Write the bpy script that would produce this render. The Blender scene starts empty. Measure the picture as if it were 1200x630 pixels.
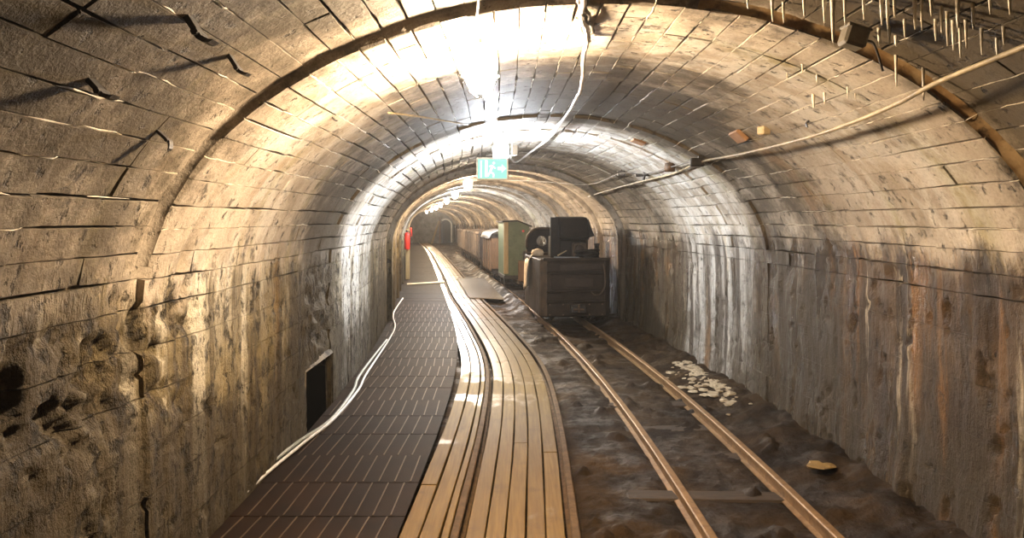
import bpy, bmesh, math, random
import numpy as np
from mathutils import Vector

random.seed(7)
RS = np.random.RandomState(11)
scene = bpy.context.scene
COL = scene.collection

# ------------------------------------------------------------------ camera, world, exposure
F_PX, CX, HY, EYE = 900.0, 600.0, 260.0, 1.55      # focal length, centre column, horizon row, eye height
cam_data = bpy.data.cameras.new('camera')
cam_data.sensor_width = 36.0
cam_data.lens = 36.0 * F_PX / 1200.0
cam_data.shift_y = -(315.0 - HY) / 1200.0
cam_data.clip_start = 0.05
cam = bpy.data.objects.new('camera', cam_data)
COL.objects.link(cam)
cam.location = (0, 0, EYE)
cam.rotation_euler = (math.pi / 2, 0, 0)
scene.camera = cam

world = bpy.data.worlds.new('world')
scene.world = world
world.use_nodes = True
world.node_tree.nodes['Background'].inputs[0].default_value = (0.02, 0.016, 0.012, 1)
world.node_tree.nodes['Background'].inputs[1].default_value = 0.1
scene.view_settings.view_transform = 'Standard'
scene.view_settings.look = 'None'
scene.view_settings.gamma = 1.0
scene.view_settings.use_curve_mapping = False
scene.view_settings.exposure = 0.0

WARM = (1.0, 0.755, 0.49)
COOL = (0.86, 0.92, 1.0)
MIXW = (1.0, 0.80, 0.58)
# y, offset from tunnel centre line, bulb height, colour, strength
LAMPS = [
    (3.50, None, 2.245, WARM, 1350),
    (7.60, None, 2.24, COOL, 1350),
    (14.0, -0.50, 2.24, MIXW, 1900),
    (19.5, -0.50, 2.25, COOL, 1700),
    (25.0, -0.50, 2.25, MIXW, 1600),
    (31.0, -0.50, 2.25, MIXW, 1600),
    (37.0, -0.50, 2.25, WARM, 1200),
    (44.0, -0.50, 2.25, WARM, 1200),
    (52.0, -0.50, 2.25, WARM, 1200),
]

# ------------------------------------------------------------------ plan of the tunnel
_sy = np.array([-8, 0, 4, 6, 9, 12, 18, 36, 51, 75.0])
_ss = np.array([.02, .012, .0, -.03, -.075, -.105, -.121, -.130, -.150, -.165])
_Y = np.linspace(-8, 75, 4151)
_S = np.interp(_Y, _sy, _ss)
_k = np.ones(41) / 41
_S = np.convolve(np.pad(_S, 20, mode='edge'), _k, 'valid')
_T = np.concatenate([[0], np.cumsum((_S[1:] + _S[:-1]) / 2 * np.diff(_Y))])
_T += 1.30 - np.interp(3.77, _Y, _T)

def T(y):  return np.interp(y, _Y, _T)          # centre of the bare track
def C(y):  return np.interp(y, _Y, _T) - 0.93   # centre of the tunnel
def slope(y): return float(np.interp(y, _Y, _S))
def heading(y): return -math.atan(slope(y))
def smooth_interp(xs, ys, w=121):
    v = np.interp(_Y, xs, ys)
    return np.convolve(np.pad(v, w // 2, mode='edge'), np.ones(w) / w, 'valid')
_B = smooth_interp([-8, 3.77, 5.8, 8.4, 10.2, 12.5, 16, 23, 75], [-.14, -.06, .03, .125, .05, -.03, -.15, -.13, -.13])
def B(y): return C(y) + np.interp(y, _Y, _B) - 0.305   # centre of the planked track
_M = smooth_interp([-8, 3.77, 7.75, 10, 14, 20, 28, 75], [-.98, -.94, -.84, -.81, -.86, -.90, -.90, -.90])
def M(y): return C(y) + np.interp(y, _Y, _M)           # edge of the rubber matting

def px_ground(px, py, z=0.0):
    d = (EYE - z) * F_PX / (py - HY)
    return (px - CX) * d / F_PX, d

# ------------------------------------------------------------------ noise
def _hash(ix, iy, iz):
    n = (ix.astype(np.int64) * 374761393 + iy.astype(np.int64) * 668265263 + iz.astype(np.int64) * 2147483647) & 0xffffffff
    n = ((n ^ (n >> 13)) * 1274126177) & 0xffffffff
    n = n ^ (n >> 16)
    return (n & 0xffff) / 65535.0

def vnoise(x, y, z):
    x, y, z = np.broadcast_arrays(np.asarray(x, float), np.asarray(y, float), np.asarray(z, float))
    fx, fy, fz = np.floor(x), np.floor(y), np.floor(z)
    tx, ty, tz = x - fx, y - fy, z - fz
    tx, ty, tz = [t * t * (3 - 2 * t) for t in (tx, ty, tz)]
    r = 0
    for i in (0, 1):
        for j in (0, 1):
            for k in (0, 1):
                w = (tx if i else 1 - tx) * (ty if j else 1 - ty) * (tz if k else 1 - tz)
                r = r + w * _hash(fx + i, fy + j, fz + k)
    return r

def fbm(x, y, z, octv=4):
    r, a, s = 0, 0.5, 1.0
    for o in range(octv):
        r = r + a * (vnoise(np.asarray(x) * s + 17.3 * o, np.asarray(y) * s + 5.1 * o, np.asarray(z) * s + 9.7 * o) - .5)
        s *= 2.03; a *= 0.5
    return r * 2     # about -1..1

def sstep(e0, e1, v):
    t = np.clip((np.asarray(v, float) - e0) / (e1 - e0), 0, 1)
    return t * t * (3 - 2 * t)

def bump2(y, yc, yr, z, zc, zr):
    return np.exp(-((y - yc) / yr) ** 2 - ((z - zc) / zr) ** 2)

# ------------------------------------------------------------------ object helpers
def link(name, me, mat=None, parent=None, loc=None, rotz=None):
    o = bpy.data.objects.new(name, me)
    COL.objects.link(o)
    if mat is not None and me is not None and not me.materials:
        me.materials.append(mat)
    if parent is not None: o.parent = parent
    if loc is not None: o.location = loc
    if rotz is not None: o.rotation_euler = (0, 0, rotz)
    return o

def tag(o, label=None, cat=None, group=None, kind=None):
    if label: o['label'] = label
    if cat: o['category'] = cat
    if group: o['group'] = group
    if kind: o['kind'] = kind
    return o

def thing(name, label, cat, loc=(0, 0, 0), rotz=0.0, group=None):
    o = bpy.data.objects.new(name, None)
    COL.objects.link(o)
    o.location = loc; o.rotation_euler = (0, 0, rotz); o.empty_display_size = 0.2
    return tag(o, label, cat, group)

def np_mesh(name, v, q, tone=None, smooth=True, smf=None):
    me = bpy.data.meshes.new(name)
    v = np.ascontiguousarray(v, dtype=np.float32); q = np.ascontiguousarray(q, dtype=np.int32)
    n = q.shape[1]
    me.vertices.add(len(v)); me.vertices.foreach_set('co', v.ravel())
    me.loops.add(q.size); me.loops.foreach_set('vertex_index', q.ravel())
    me.polygons.add(len(q))
    me.polygons.foreach_set('loop_start', np.arange(0, q.size, n, dtype=np.int32))
    me.polygons.foreach_set('loop_total', np.full(len(q), n, dtype=np.int32))
    me.polygons.foreach_set('use_smooth', np.full(len(q), bool(smooth)) if smf is None else np.ascontiguousarray(smf))
    if tone is not None:
        a = me.attributes.new('tone', 'FLOAT', 'POINT')
        a.data.foreach_set('value', np.ascontiguousarray(tone, dtype=np.float32))
        y = v[:, 1]; w = sstep(6.6, 7.2, y) * sstep(9.4, 8.7, y)  # calcite-pale rings, with the second lamp's bright pool painted in
        u = v[:, 0] - C(y); z = v[:, 2]
        # grimy castings, plus shade painted darker where the lamps reach least
        dirt_shade = np.interp(y, [2.75, 3.25, 4.7, 5.3, 6.6, 7.1, 8.8, 9.6, 12, 60], [.90, .34, .05, .70, .85, .05, .05, .65, .45, .40])
        dirt_shade = dirt_shade + .75 * sstep(4.10, 4.22, y) * sstep(7.0, 6.5, y) * sstep(1.25, .7, np.abs(u)) * (z > 1.8)
        w = np.maximum(w, .5 * sstep(3.25, 3.6, y) * sstep(4.9, 4.4, y) * np.where(u < 0, sstep(.7, 1.2, z), sstep(1.3, 1.7, z)))  # jar lamp's pool of light painted paler on the nearest rings
        dirt_shade = dirt_shade + .95 * sstep(1.0, .3, z) * (u < 0) + .65 * sstep(1.1, .2, z) * (u > 0)
        dirt_shade = dirt_shade + .5 * (u > .3) * sstep(3.2, 2.9, y) + .8 * np.exp(-((u - 1.55) / .3) ** 2 - ((y - 2.3) / .35) ** 2)
        dirt_shade = dirt_shade + .6 * np.exp(-((u + 1.86) / .3) ** 2 - ((y - 6.1) / .55) ** 2)
        for nm, val in (('white', w), ('dirt_shade', dirt_shade), ('wl', np.where(u < 0, sstep(1.75, .75, z), 0)), ('wr', np.where(u > 0, sstep(1.85, .95, z), 0))):
            a = me.attributes.new(nm, 'FLOAT', 'POINT')
            a.data.foreach_set('value', np.ascontiguousarray(val, dtype=np.float32))
    me.update(calc_edges=True)
    return me

def grid_quads(nu, nv, off=0):
    i = np.arange(nu - 1)[:, None]; j = np.arange(nv - 1)[None, :]
    a = (i * nv + j).ravel() + off
    return np.stack([a, a + nv, a + nv + 1, a + 1], 1)

class MB:
    """collects shapes into one mesh"""
    def __init__(s): s.v, s.f = [], []
    def add(s, v, f):
        o = len(s.v); s.v += [tuple(p) for p in v]; s.f += [tuple(i + o for i in g) for g in f]; return s
    def box(s, x0, x1, y0, y1, z0, z1):
        return s.add([(x0, y0, z0), (x1, y0, z0), (x1, y1, z0), (x0, y1, z0), (x0, y0, z1), (x1, y0, z1), (x1, y1, z1), (x0, y1, z1)],
                     [(0, 3, 2, 1), (4, 5, 6, 7), (0, 1, 5, 4), (1, 2, 6, 5), (2, 3, 7, 6), (3, 0, 4, 7)])
    def prism(s, pts, axis, a0, a1):
        """polygon pts (2d) swept along axis from a0 to a1"""
        def P(p, a):
            return {'x': (a, p[0], p[1]), 'y': (p[0], a, p[1]), 'z': (p[0], p[1], a)}[axis]
        n = len(pts)
        v = [P(p, a0) for p in pts] + [P(p, a1) for p in pts]
        f = [tuple(range(n)), tuple(range(2 * n - 1, n - 1, -1))] + [(i, n + i, n + (i + 1) % n, (i + 1) % n) for i in range(n)]
        return s.add(v, f)
    def tube(s, pts, r, n=8, cap=True):
        pts = [Vector(p) for p in pts]
        rr = r if hasattr(r, '__len__') else [r] * len(pts)
        v, f = [], []
        up = Vector((0.0123, 0.031, 1.0)).normalized()
        prev = None
        for i, p in enumerate(pts):
            d = (pts[min(i + 1, len(pts) - 1)] - pts[max(i - 1, 0)])
            d = d.normalized() if d.length > 1e-9 else Vector((0, 1, 0))
            if prev is None:
                u = d.cross(up)
                if u.length < 1e-3: u = d.cross(Vector((1, 0, 0)))
            else:
                u = prev - d * prev.dot(d)
            u.normalize(); prev = u
            w = d.cross(u)
            for k in range(n):
                a = 2 * math.pi * k / n
                v.append(p + (u * math.cos(a) + w * math.sin(a)) * rr[i])
        for i in range(len(pts) - 1):
            for k in range(n):
                k2 = (k + 1) % n
                f.append((i * n + k, i * n + k2, (i + 1) * n + k2, (i + 1) * n + k))
        if cap:
            f.append(tuple(range(n - 1, -1, -1))); f.append(tuple((len(pts) - 1) * n + k for k in range(n)))
        return s.add(v, f)
    def lathe(s, prof, n=20, c=(0, 0, 0)):
        v, f = [], []
        for r, z in prof:
            for k in range(n):
                a = 2 * math.pi * k / n
                v.append((c[0] + r * math.cos(a), c[1] + r * math.sin(a), c[2] + z))
        for i in range(len(prof) - 1):
            for k in range(n):
                k2 = (k + 1) % n
                f.append((i * n + k, i * n + k2, (i + 1) * n + k2, (i + 1) * n + k))
        f.append(tuple(range(n - 1, -1, -1))); f.append(tuple((len(prof) - 1) * n + k for k in range(n)))
        return s.add(v, f)
    def build(s, name, mat, parent=None, bevel=0.0, smooth=False, loc=None, rotz=None, seg=1):
        me = bpy.data.meshes.new(name)
        me.from_pydata(s.v, [], s.f)
        bm = bmesh.new(); bm.from_mesh(me)
        bmesh.ops.recalc_face_normals(bm, faces=bm.faces)
        if bevel > 0:
            bmesh.ops.bevel(bm, geom=[e for e in bm.edges if len(e.link_faces) == 2 and e.calc_face_angle() > 0.5],
                            offset=bevel, segments=seg, affect='EDGES', clamp_overlap=True)
        bm.to_mesh(me); bm.free()
        if smooth:
            for p in me.polygons: p.use_smooth = True
        return link(name, me, mat, parent, loc, rotz)

# ------------------------------------------------------------------ materials
def new_mat(name):
    m = bpy.data.materials.new(name); m.use_nodes = True
    nt = m.node_tree
    return m, nt, nt.nodes['Principled BSDF']

class NT:
    def __init__(s, nt): s.nt = nt
    def n(s, t, **kw):
        nd = s.nt.nodes.new(t)
        for k, v in kw.items(): setattr(nd, k, v)
        return nd
    def l(s, a, b): s.nt.links.new(a, b)
    def coord(s, scale=(1, 1, 1), rot=(0, 0, 0), obj=False):
        if obj:
            o = s.n('ShaderNodeTexCoord').outputs['Object']
        else:
            o = s.n('ShaderNodeNewGeometry').outputs['Position']
        mp = s.n('ShaderNodeMapping'); s.l(o, mp.inputs[0])
        mp.inputs['Scale'].default_value = scale; mp.inputs['Rotation'].default_value = rot
        return mp.outputs[0]
    def noise(s, vec, scale, detail=5, rough=.6, dist=0.0):
        nd = s.n('ShaderNodeTexNoise'); s.l(vec, nd.inputs['Vector'])
        nd.inputs['Scale'].default_value = scale; nd.inputs['Detail'].default_value = detail
        nd.inputs['Roughness'].default_value = rough; nd.inputs['Distortion'].default_value = dist
        return nd.outputs['Fac']
    def voro(s, vec, scale, feature='F1'):
        nd = s.n('ShaderNodeTexVoronoi', feature=feature); s.l(vec, nd.inputs['Vector'])
        nd.inputs['Scale'].default_value = scale
        return nd.outputs['Distance']
    def ramp(s, fac, lo, hi, a=0.0, b=1.0):
        nd = s.n('ShaderNodeMapRange'); nd.interpolation_type = 'SMOOTHSTEP'
        s.l(fac, nd.inputs[0])
        for i, v in zip((1, 2, 3, 4), (lo, hi, a, b)): nd.inputs[i].default_value = v
        return nd.outputs[0]
    def math(s, op, a, b=None):
        nd = s.n('ShaderNodeMath', operation=op)
        for i, v in enumerate((a, b)):
            if v is None: continue
            if isinstance(v, (int, float)): nd.inputs[i].default_value = v
            else: s.l(v, nd.inputs[i])
        return nd.outputs[0]
    def mix(s, fac, a, b, mode='MIX'):
        nd = s.n('ShaderNodeMix', data_type='RGBA', blend_type=mode)
        if isinstance(fac, (int, float)): nd.inputs[0].default_value = fac
        else: s.l(fac, nd.inputs[0])
        for i, v in ((6, a), (7, b)):
            if isinstance(v, tuple): nd.inputs[i].default_value = (*v, 1)
            else: s.l(v, nd.inputs[i])
        return nd.outputs[2]
    def attr(s, name):
        return s.n('ShaderNodeAttribute', attribute_name=name).outputs['Fac']
    def bump(s, h, strength, dist, normal=None):
        nd = s.n('ShaderNodeBump'); s.l(h, nd.inputs['Height'])
        nd.inputs['Strength'].default_value = strength; nd.inputs['Distance'].default_value = dist
        if normal is not None: s.l(normal, nd.inputs['Normal'])
        return nd.outputs[0]

def mat_lining():
    m, nt, b = new_mat('lining_concrete'); g = NT(nt)
    p = g.coord(); fine = g.noise(p, 65, 4, .7)
    big = g.noise(p, 1.4, 6, .65); pit = g.noise(p, 6.5, 8, .74)
    streak = g.noise(g.coord((6, 6, .35)), 1.0, 6, .62)
    streak2 = g.noise(g.coord((4.6, 4.6, .22)), 1.25, 5, .6)
    streak3 = g.noise(g.coord((3.2, 3.2, .3)), 1.0, 6, .62)
    tone, white, dirt_shade = g.attr('tone'), g.attr('white'), g.attr('dirt_shade')
    def mul(x, k): return g.math('MULTIPLY', x, k)
    # vault
    c = g.mix(g.ramp(big, .35, .68), (.36, .295, .22), (.57, .49, .39))
    c = g.mix(mul(tone, .55), c, (.25, .195, .14))
    c = g.mix(mul(g.ramp(g.noise(p, 3.1, 7, .72), .50, .68), .6), c, (.15, .115, .07))
    olive = g.ramp(g.noise(g.coord((.5, 2.2, .5)), 1.1, 5), .54, .70)
    c = g.mix(mul(olive, .75), c, (.24, .20, .06))
    rust = g.ramp(g.noise(g.coord((.7, 1.8, .7)), .9, 6, .65), .58, .70)
    c = g.mix(mul(rust, .6), c, (.24, .125, .04))
    calc = g.ramp(g.noise(g.coord((1.2, 1.2, .5)), 3.0, 7, .7), .60, .72)
    c = g.mix(mul(calc, .55), c, (.76, .72, .64))
    # stained wall by the matting
    d = g.mix(g.ramp(big, .35, .66), (.165, .122, .050), (.39, .31, .165))
    d = g.mix(mul(tone, .35), d, (.20, .145, .075))
    d = g.mix(mul(g.ramp(streak, .48, .62), .85), d, (.065, .045, .022))
    d = g.mix(mul(g.ramp(streak2, .56, .66), .85), d, (.70, .62, .47))
    d = g.mix(mul(g.ramp(streak3, .57, .68), .45), d, (.27, .155, .045))
    # wet wall by the rails
    e = g.mix(g.ramp(big, .35, .66), (.040, .023, .011), (.115, .073, .039))
    e = g.mix(mul(g.ramp(streak, .48, .60), .85), e, (.026, .016, .009))
    e = g.mix(mul(g.ramp(streak2, .575, .66), .85), e, (.62, .52, .38))
    e = g.mix(mul(g.ramp(streak3, .55, .66), .75), e, (.30, .145, .040))
    nz = mul(g.math('SUBTRACT', g.noise(g.coord((2.5, 2.5, .8)), 1.6, 6, .65), .5), 1.1)
    wl = g.ramp(g.math('ADD', g.attr('wl'), nz), .35, .65); wr = g.ramp(g.math('ADD', g.attr('wr'), nz), .35, .65)
    c = g.mix(wl, c, d); c = g.mix(wr, c, e)
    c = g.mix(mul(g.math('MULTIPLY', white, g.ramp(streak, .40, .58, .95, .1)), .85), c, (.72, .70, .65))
    dn = g.math('ADD', dirt_shade, mul(g.math('SUBTRACT', g.noise(p, 2.6, 9, .74), .5), 2.7))
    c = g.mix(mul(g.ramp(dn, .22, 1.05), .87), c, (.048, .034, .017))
    c = g.mix(mul(g.ramp(pit, .55, .68), .85), c, (.035, .027, .017))
    hole = g.math('ADD', g.noise(g.coord((1, 1, .6)), 15, 6, .7), mul(wl, .06))
    c = g.mix(mul(g.ramp(hole, .60, .68), .8), c, (.020, .015, .010))
    c = g.mix(mul(g.ramp(fine, .38, .75), .28), c, (.07, .052, .033))
    g.l(c, b.inputs['Base Color'])
    wet = g.ramp(g.noise(g.coord((3, 3, .7)), 1.3, 5, .6), .40, .60)
    r0 = g.math('SUBTRACT', .66, mul(g.math('MULTIPLY', wet, wr), .48))
    g.l(r0, b.inputs['Roughness'])
    b.inputs['Specular IOR Level'].default_value = .32
    h = g.math('ADD', g.noise(p, 20, 7, .7), mul(fine, .45))
    h = g.math('MULTIPLY', h, g.math('ADD', .45, mul(g.math('ADD', wl, wr), .6)))
    h = g.math('SUBTRACT', h, mul(g.ramp(hole, .58, .70), 1.0))
    wsum = g.math('ADD', wl, wr)
    h = g.math('ADD', h, g.math('MULTIPLY', g.noise(g.coord((9, 9, 2.2)), 3, 7, .68), mul(wsum, 1.5)))
    g.l(g.bump(h, .85, .024), b.inputs['Normal'])
    return m

def mat_joint():
    m, nt, b = new_mat('joint_mortar'); g = NT(nt); p = g.coord()
    c = g.mix(g.ramp(g.noise(p, 6, 5), .4, .62), (.045, .035, .025), (.20, .16, .11))
    g.l(c, b.inputs['Base Color']); b.inputs['Roughness'].default_value = .85
    g.l(g.bump(g.noise(p, 40, 4), .6, .01), b.inputs['Normal'])
    return m

def mat_simple(name, c1, c2, scale=8, rough=.6, metal=0.0, bump=.3, bscale=40, stretch=(1, 1, 1), grime=None, rough2=None, bdist=.006, spec=.4):
    m, nt, b = new_mat(name); g = NT(nt); p = g.coord(stretch)
    n = g.noise(p, scale, 6, .65)
    c = g.mix(g.ramp(n, .35, .68), c1, c2)
    if grime:
        gr = g.ramp(g.noise(g.coord(), scale * 1.7, 7, .72), .52, .68)
        c = g.mix(g.math('MULTIPLY', gr, .8), c, grime)
    g.l(c, b.inputs['Base Color'])
    if rough2 is None: b.inputs['Roughness'].default_value = rough
    else: g.l(g.ramp(g.noise(g.coord(), scale * .6, 5), .4, .62, rough, rough2), b.inputs['Roughness'])
    b.inputs['Metallic'].default_value = metal
    b.inputs['Specular IOR Level'].default_value = spec
    if bump: g.l(g.bump(g.noise(p, bscale, 5, .65), bump, bdist), b.inputs['Normal'])
    return m

def mat_mud():
    m, nt, b = new_mat('wet_mud'); g = NT(nt); p = g.coord()
    c = g.mix(g.ramp(g.noise(p, 2.2, 7, .68), .36, .64), (.011, .006, .0026), (.040, .0225, .0088))
    c = g.mix(g.math('MULTIPLY', g.ramp(g.noise(p, 9, 7, .7), .52, .68), .8), c, (.03, .02, .013))
    c = g.mix(g.math('MULTIPLY', g.ramp(g.noise(p, 1.1, 5, .6), .56, .70), .6), c, (.072, .038, .011))
    g.l(c, b.inputs['Base Color'])
    g.l(g.ramp(g.noise(p, 3.1, 5, .6), .42, .62, .85, .42), b.inputs['Roughness'])
    b.inputs['Specular IOR Level'].default_value = .15
    h = g.math('ADD', g.noise(p, 14, 7, .7), g.math('MULTIPLY', g.noise(p, 60, 4, .7), .4))
    g.l(g.bump(h, .9, .025), b.inputs['Normal'])
    return m

def mat_plank():
    m, nt, b = new_mat('damp_planks'); g = NT(nt)
    grain = g.noise(g.coord((18, .7, 18)), 3.0, 6, .65)
    c = g.mix(g.ramp(grain, .3, .7), (.118, .066, .012), (.190, .116, .027))
    c = g.mix(g.math('MULTIPLY', g.attr('tone'), .30), c, (.095, .052, .015))
    c = g.mix(g.math('MULTIPLY', g.ramp(g.noise(g.coord(), 3.5, 6, .7), .54, .72), .5), c, (.065, .036, .013))
    g.l(c, b.inputs['Base Color'])
    wet = g.math('ADD', g.attr('wet'), g.math('MULTIPLY', g.math('SUBTRACT', g.noise(g.coord((4.0, 1.6, 1)), 1.3, 5), .5), 1.9))
    band = g.noise(g.coord((.25, 1.15, 1)), 1.0, 3, .7)
    wet = g.math('ADD', wet, g.math('MULTIPLY', g.math('SUBTRACT', band, .52), 3.0))
    wet = g.ramp(wet, .30, .75)
    g.l(g.math('SUBTRACT', .62, g.math('MULTIPLY', wet, .31)), b.inputs['Roughness'])
    g.l(g.math('ADD', .25, g.math('MULTIPLY', wet, .75)), b.inputs['Specular IOR Level'])
    g.l(g.bump(grain, .25, .003), b.inputs['Normal'])
    return m

def mat_rubber():
    m, nt, b = new_mat('rubber_mat'); g = NT(nt); p = g.coord()
    v = g.n('ShaderNodeTexBrick'); g.l(g.coord(rot=(0, 0, .09)), v.inputs['Vector'])
    v.inputs['Scale'].default_value = 22; v.inputs['Mortar Size'].default_value = .03
    v.inputs['Brick Width'].default_value = .35; v.inputs['Row Height'].default_value = .35
    c = g.mix(g.ramp(g.noise(p, 3, 6, .65), .35, .68), (.0075, .0033, .0014), (.017, .0075, .003))
    c = g.mix(g.math('MULTIPLY', v.outputs['Fac'], .5), c, (.022, .012, .006))
    g.l(c, b.inputs['Base Color'])
    b.inputs['Roughness'].default_value = .65
    b.inputs['Specular IOR Level'].default_value = .07
    g.l(g.bump(v.outputs['Fac'], .6, .006), b.inputs['Normal'])
    return m

def mat_emit(name, col, strength):
    m = bpy.data.materials.new(name); m.use_nodes = True
    nt = m.node_tree; nt.nodes.clear()
    e = nt.nodes.new('ShaderNodeEmission'); o = nt.nodes.new('ShaderNodeOutputMaterial')
    e.inputs[0].default_value = (*col, 1); e.inputs[1].default_value = strength
    nt.links.new(e.outputs[0], o.inputs[0])
    return m

VAULT = mat_lining(); JOINT = mat_joint()
WALL_L = WALL_R = VAULT
MUD = mat_mud(); PLANK = mat_plank(); RUBBER = mat_rubber()
CALCITE = mat_simple('calcite', (.72, .66, .54), (.48, .39, .26), 20, .5, 0, .5, 60)
RUSTRAIL = mat_simple('rusty_rail', (.20, .115, .05), (.30, .185, .09), 12, .5, .35, .3, 60, grime=(.12, .07, .035))
RUSTDARK = mat_simple('worn_dark_rail', (.075, .045, .022), (.13, .08, .04), 12, .7, .0, .3, 60, grime=(.05, .03, .015), spec=.15)
RUSTBAND = mat_simple('rust_stained_mortar', (.17, .09, .03), (.27, .18, .085), 7, .6, 0, .6, 40, grime=(.045, .03, .016))
RUBBLE = mat_simple('pale_rubble', (.30, .235, .15), (.46, .38, .26), 9, .7, 0, .6, 40, grime=(.08, .055, .03))
RUST = mat_simple('rusty_iron', (.12, .065, .03), (.06, .038, .022), 14, .6, .3, .5, 50)
BLACKIRON = mat_simple('black_iron', (.020, .017, .015), (.05, .04, .032), 10, .55, .4, .4, 50)
SLEEPER = mat_simple('sleeper_wood', (.022, .013, .007), (.055, .034, .017), 5, .7, 0, .6, 20, stretch=(1, 8, 8))
LOCO = mat_simple('loco_paint', (.014, .0085, .005), (.028, .017, .010), 6, .62, .0, .35, 30, grime=(.012, .008, .006), rough2=.5, spec=.12)
LOCO2 = mat_simple('loco_corner_paint', (.085, .055, .033), (.050, .033, .021), 7, .6, .0, .35, 30, grime=(.04, .028, .02), spec=.2)
LOCOBLACK = mat_simple('loco_black_paint', (.008, .006, .005), (.016, .012, .009), 9, .6, .0, .25, 40, spec=.12)
LOCO3 = mat_simple('loco_plate_paint', (.040, .026, .017), (.026, .017, .011), 8, .6, .0, .35, 30, grime=(.016, .011, .008), spec=.15)
OCHRE = mat_simple('ochre_timber', (.34, .24, .11), (.24, .16, .07), 6, .6, 0, .3, 20, stretch=(8, 8, 1))
GREENP = mat_simple('green_paint', (.062, .078, .036), (.090, .100, .050), 5, .5, .1, .3, 30, grime=(.04, .04, .02))
BROWNW = mat_simple('brown_board', (.17, .085, .036), (.10, .052, .024), 6, .6, 0, .3, 20, stretch=(8, 8, 1), grime=(.06, .035, .02))
TUBSTEEL = mat_simple('tub_steel', (.11, .082, .062), (.070, .050, .038), 5, .55, .25, .35, 30, grime=(.06, .04, .03))
TUBRIB = mat_simple('tub_rib_steel', (.24, .185, .135), (.16, .12, .088), 6, .55, .25, .35, 30)
TARP = mat_simple('pale_tarp', (.55, .50, .45), (.40, .35, .31), 5, .55, 0, .3, 20)
CLOTH = mat_simple('sack_cloth', (.62, .48, .32), (.45, .33, .21), 8, .85, 0, .4, 60)
BLUISH = mat_simple('grey_sheet', (.16, .18, .21), (.09, .10, .12), 8, .3, .3, .2, 30)
WHITECABLE = mat_simple('white_cable', (.80, .78, .76), (.66, .63, .60), 10, .4, 0, .1, 30)
GREYHOSE = mat_simple('grey_hose', (.36, .37, .36), (.24, .26, .22), 10, .4, 0, .1, 30)
TANCABLE = mat_simple('tan_cable', (.36, .28, .16), (.15, .115, .065), 8, .5, 0, .2, 30)
DARKCABLE = mat_simple('dark_cable', (.05, .045, .04), (.09, .08, .07), 8, .5, 0, .2, 30)
REDP = mat_simple('red_enamel', (.62, .03, .015), (.45, .02, .012), 5, .3, 0, .05, 30)
GREYP = mat_simple('grey_plastic', (.42, .40, .36), (.32, .30, .26), 8, .5, 0, .1, 30)
BOXDARK = mat_simple('junction_box_metal', (.15, .125, .085), (.085, .07, .05), 9, .6, .2, .3, 30)
ROCK = mat_simple('grey_rock', (.22, .20, .175), (.12, .105, .09), 2.5, .7, 0, .8, 9, bdist=.05)
PLY = mat_simple('wet_plywood', (.20, .175, .15), (.14, .115, .09), 3, .25, 0, .15, 12, grime=(.17, .13, .09))
TIMBER = mat_simple('pale_timber', (.58, .45, .27), (.44, .32, .17), 6, .6, 0, .3, 20, stretch=(1, 8, 8))
YELLOW = mat_simple('ochre_stone', (.30, .19, .06), (.20, .125, .045), 9, .6, 0, .6, 30)
STRIP = mat_simple('worn_mat_edge', (.085, .052, .026), (.055, .033, .017), 9, .6, 0, .2, 40)
PORCELAIN = mat_simple('white_enamel', (.75, .73, .68), (.62, .58, .52), 6, .35, 0, .1, 20)
BRICKRED = mat_simple('brick_red', (.33, .17, .075), (.25, .13, .06), 9, .7, 0, .4, 30)

# ------------------------------------------------------------------ section of the lining
HW, ZS, RISE, ZB = 1.86, 1.20, 1.25, -0.16
_tt = np.linspace(math.pi, 0, 1601)
_px = np.concatenate([np.full(300, -HW), HW * np.cos(_tt), np.full(300, HW)])
_pz = np.concatenate([np.linspace(ZB, ZS, 300, endpoint=False), ZS + RISE * np.sin(_tt), np.linspace(ZS, ZB, 301)[1:]])
_pa = np.concatenate([[0], np.cumsum(np.hypot(np.diff(_px), np.diff(_pz)))])
_tx, _tz = np.gradient(_px, _pa), np.gradient(_pz, _pa)
_nl = np.hypot(_tx, _tz)
_nx, _nz = _tz / _nl, -_tx / _nl          # inward
LT = float(_pa[-1])
A_SPRING = ZS - ZB                          # arc position of the left springing
A_RIGHT = LT - A_SPRING

RINGS = np.arange(-7.2, 61, .86) + (3.10 - (-7.2 + .86 * 12))      # ring joints, one at y=3.10
RSTEP = RS.uniform(-.012, .012, len(RINGS) + 2)
for yy, v in ((2.7, -.022), (3.5, .014), (4.4, .004), (5.2, -.010), (6.1, -.018), (7.0, .004), (7.9, .020), (8.7, .018), (9.6, -.012), (10.4, .006)):
    RSTEP[np.searchsorted(RINGS, yy)] = v

def prof(a):
    return np.interp(a, _pa, _px), np.interp(a, _pa, _pz), np.interp(a, _pa, _nx), np.interp(a, _pa, _nz)

NICHE = (5.68, 6.54, -.16, .44)

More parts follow.
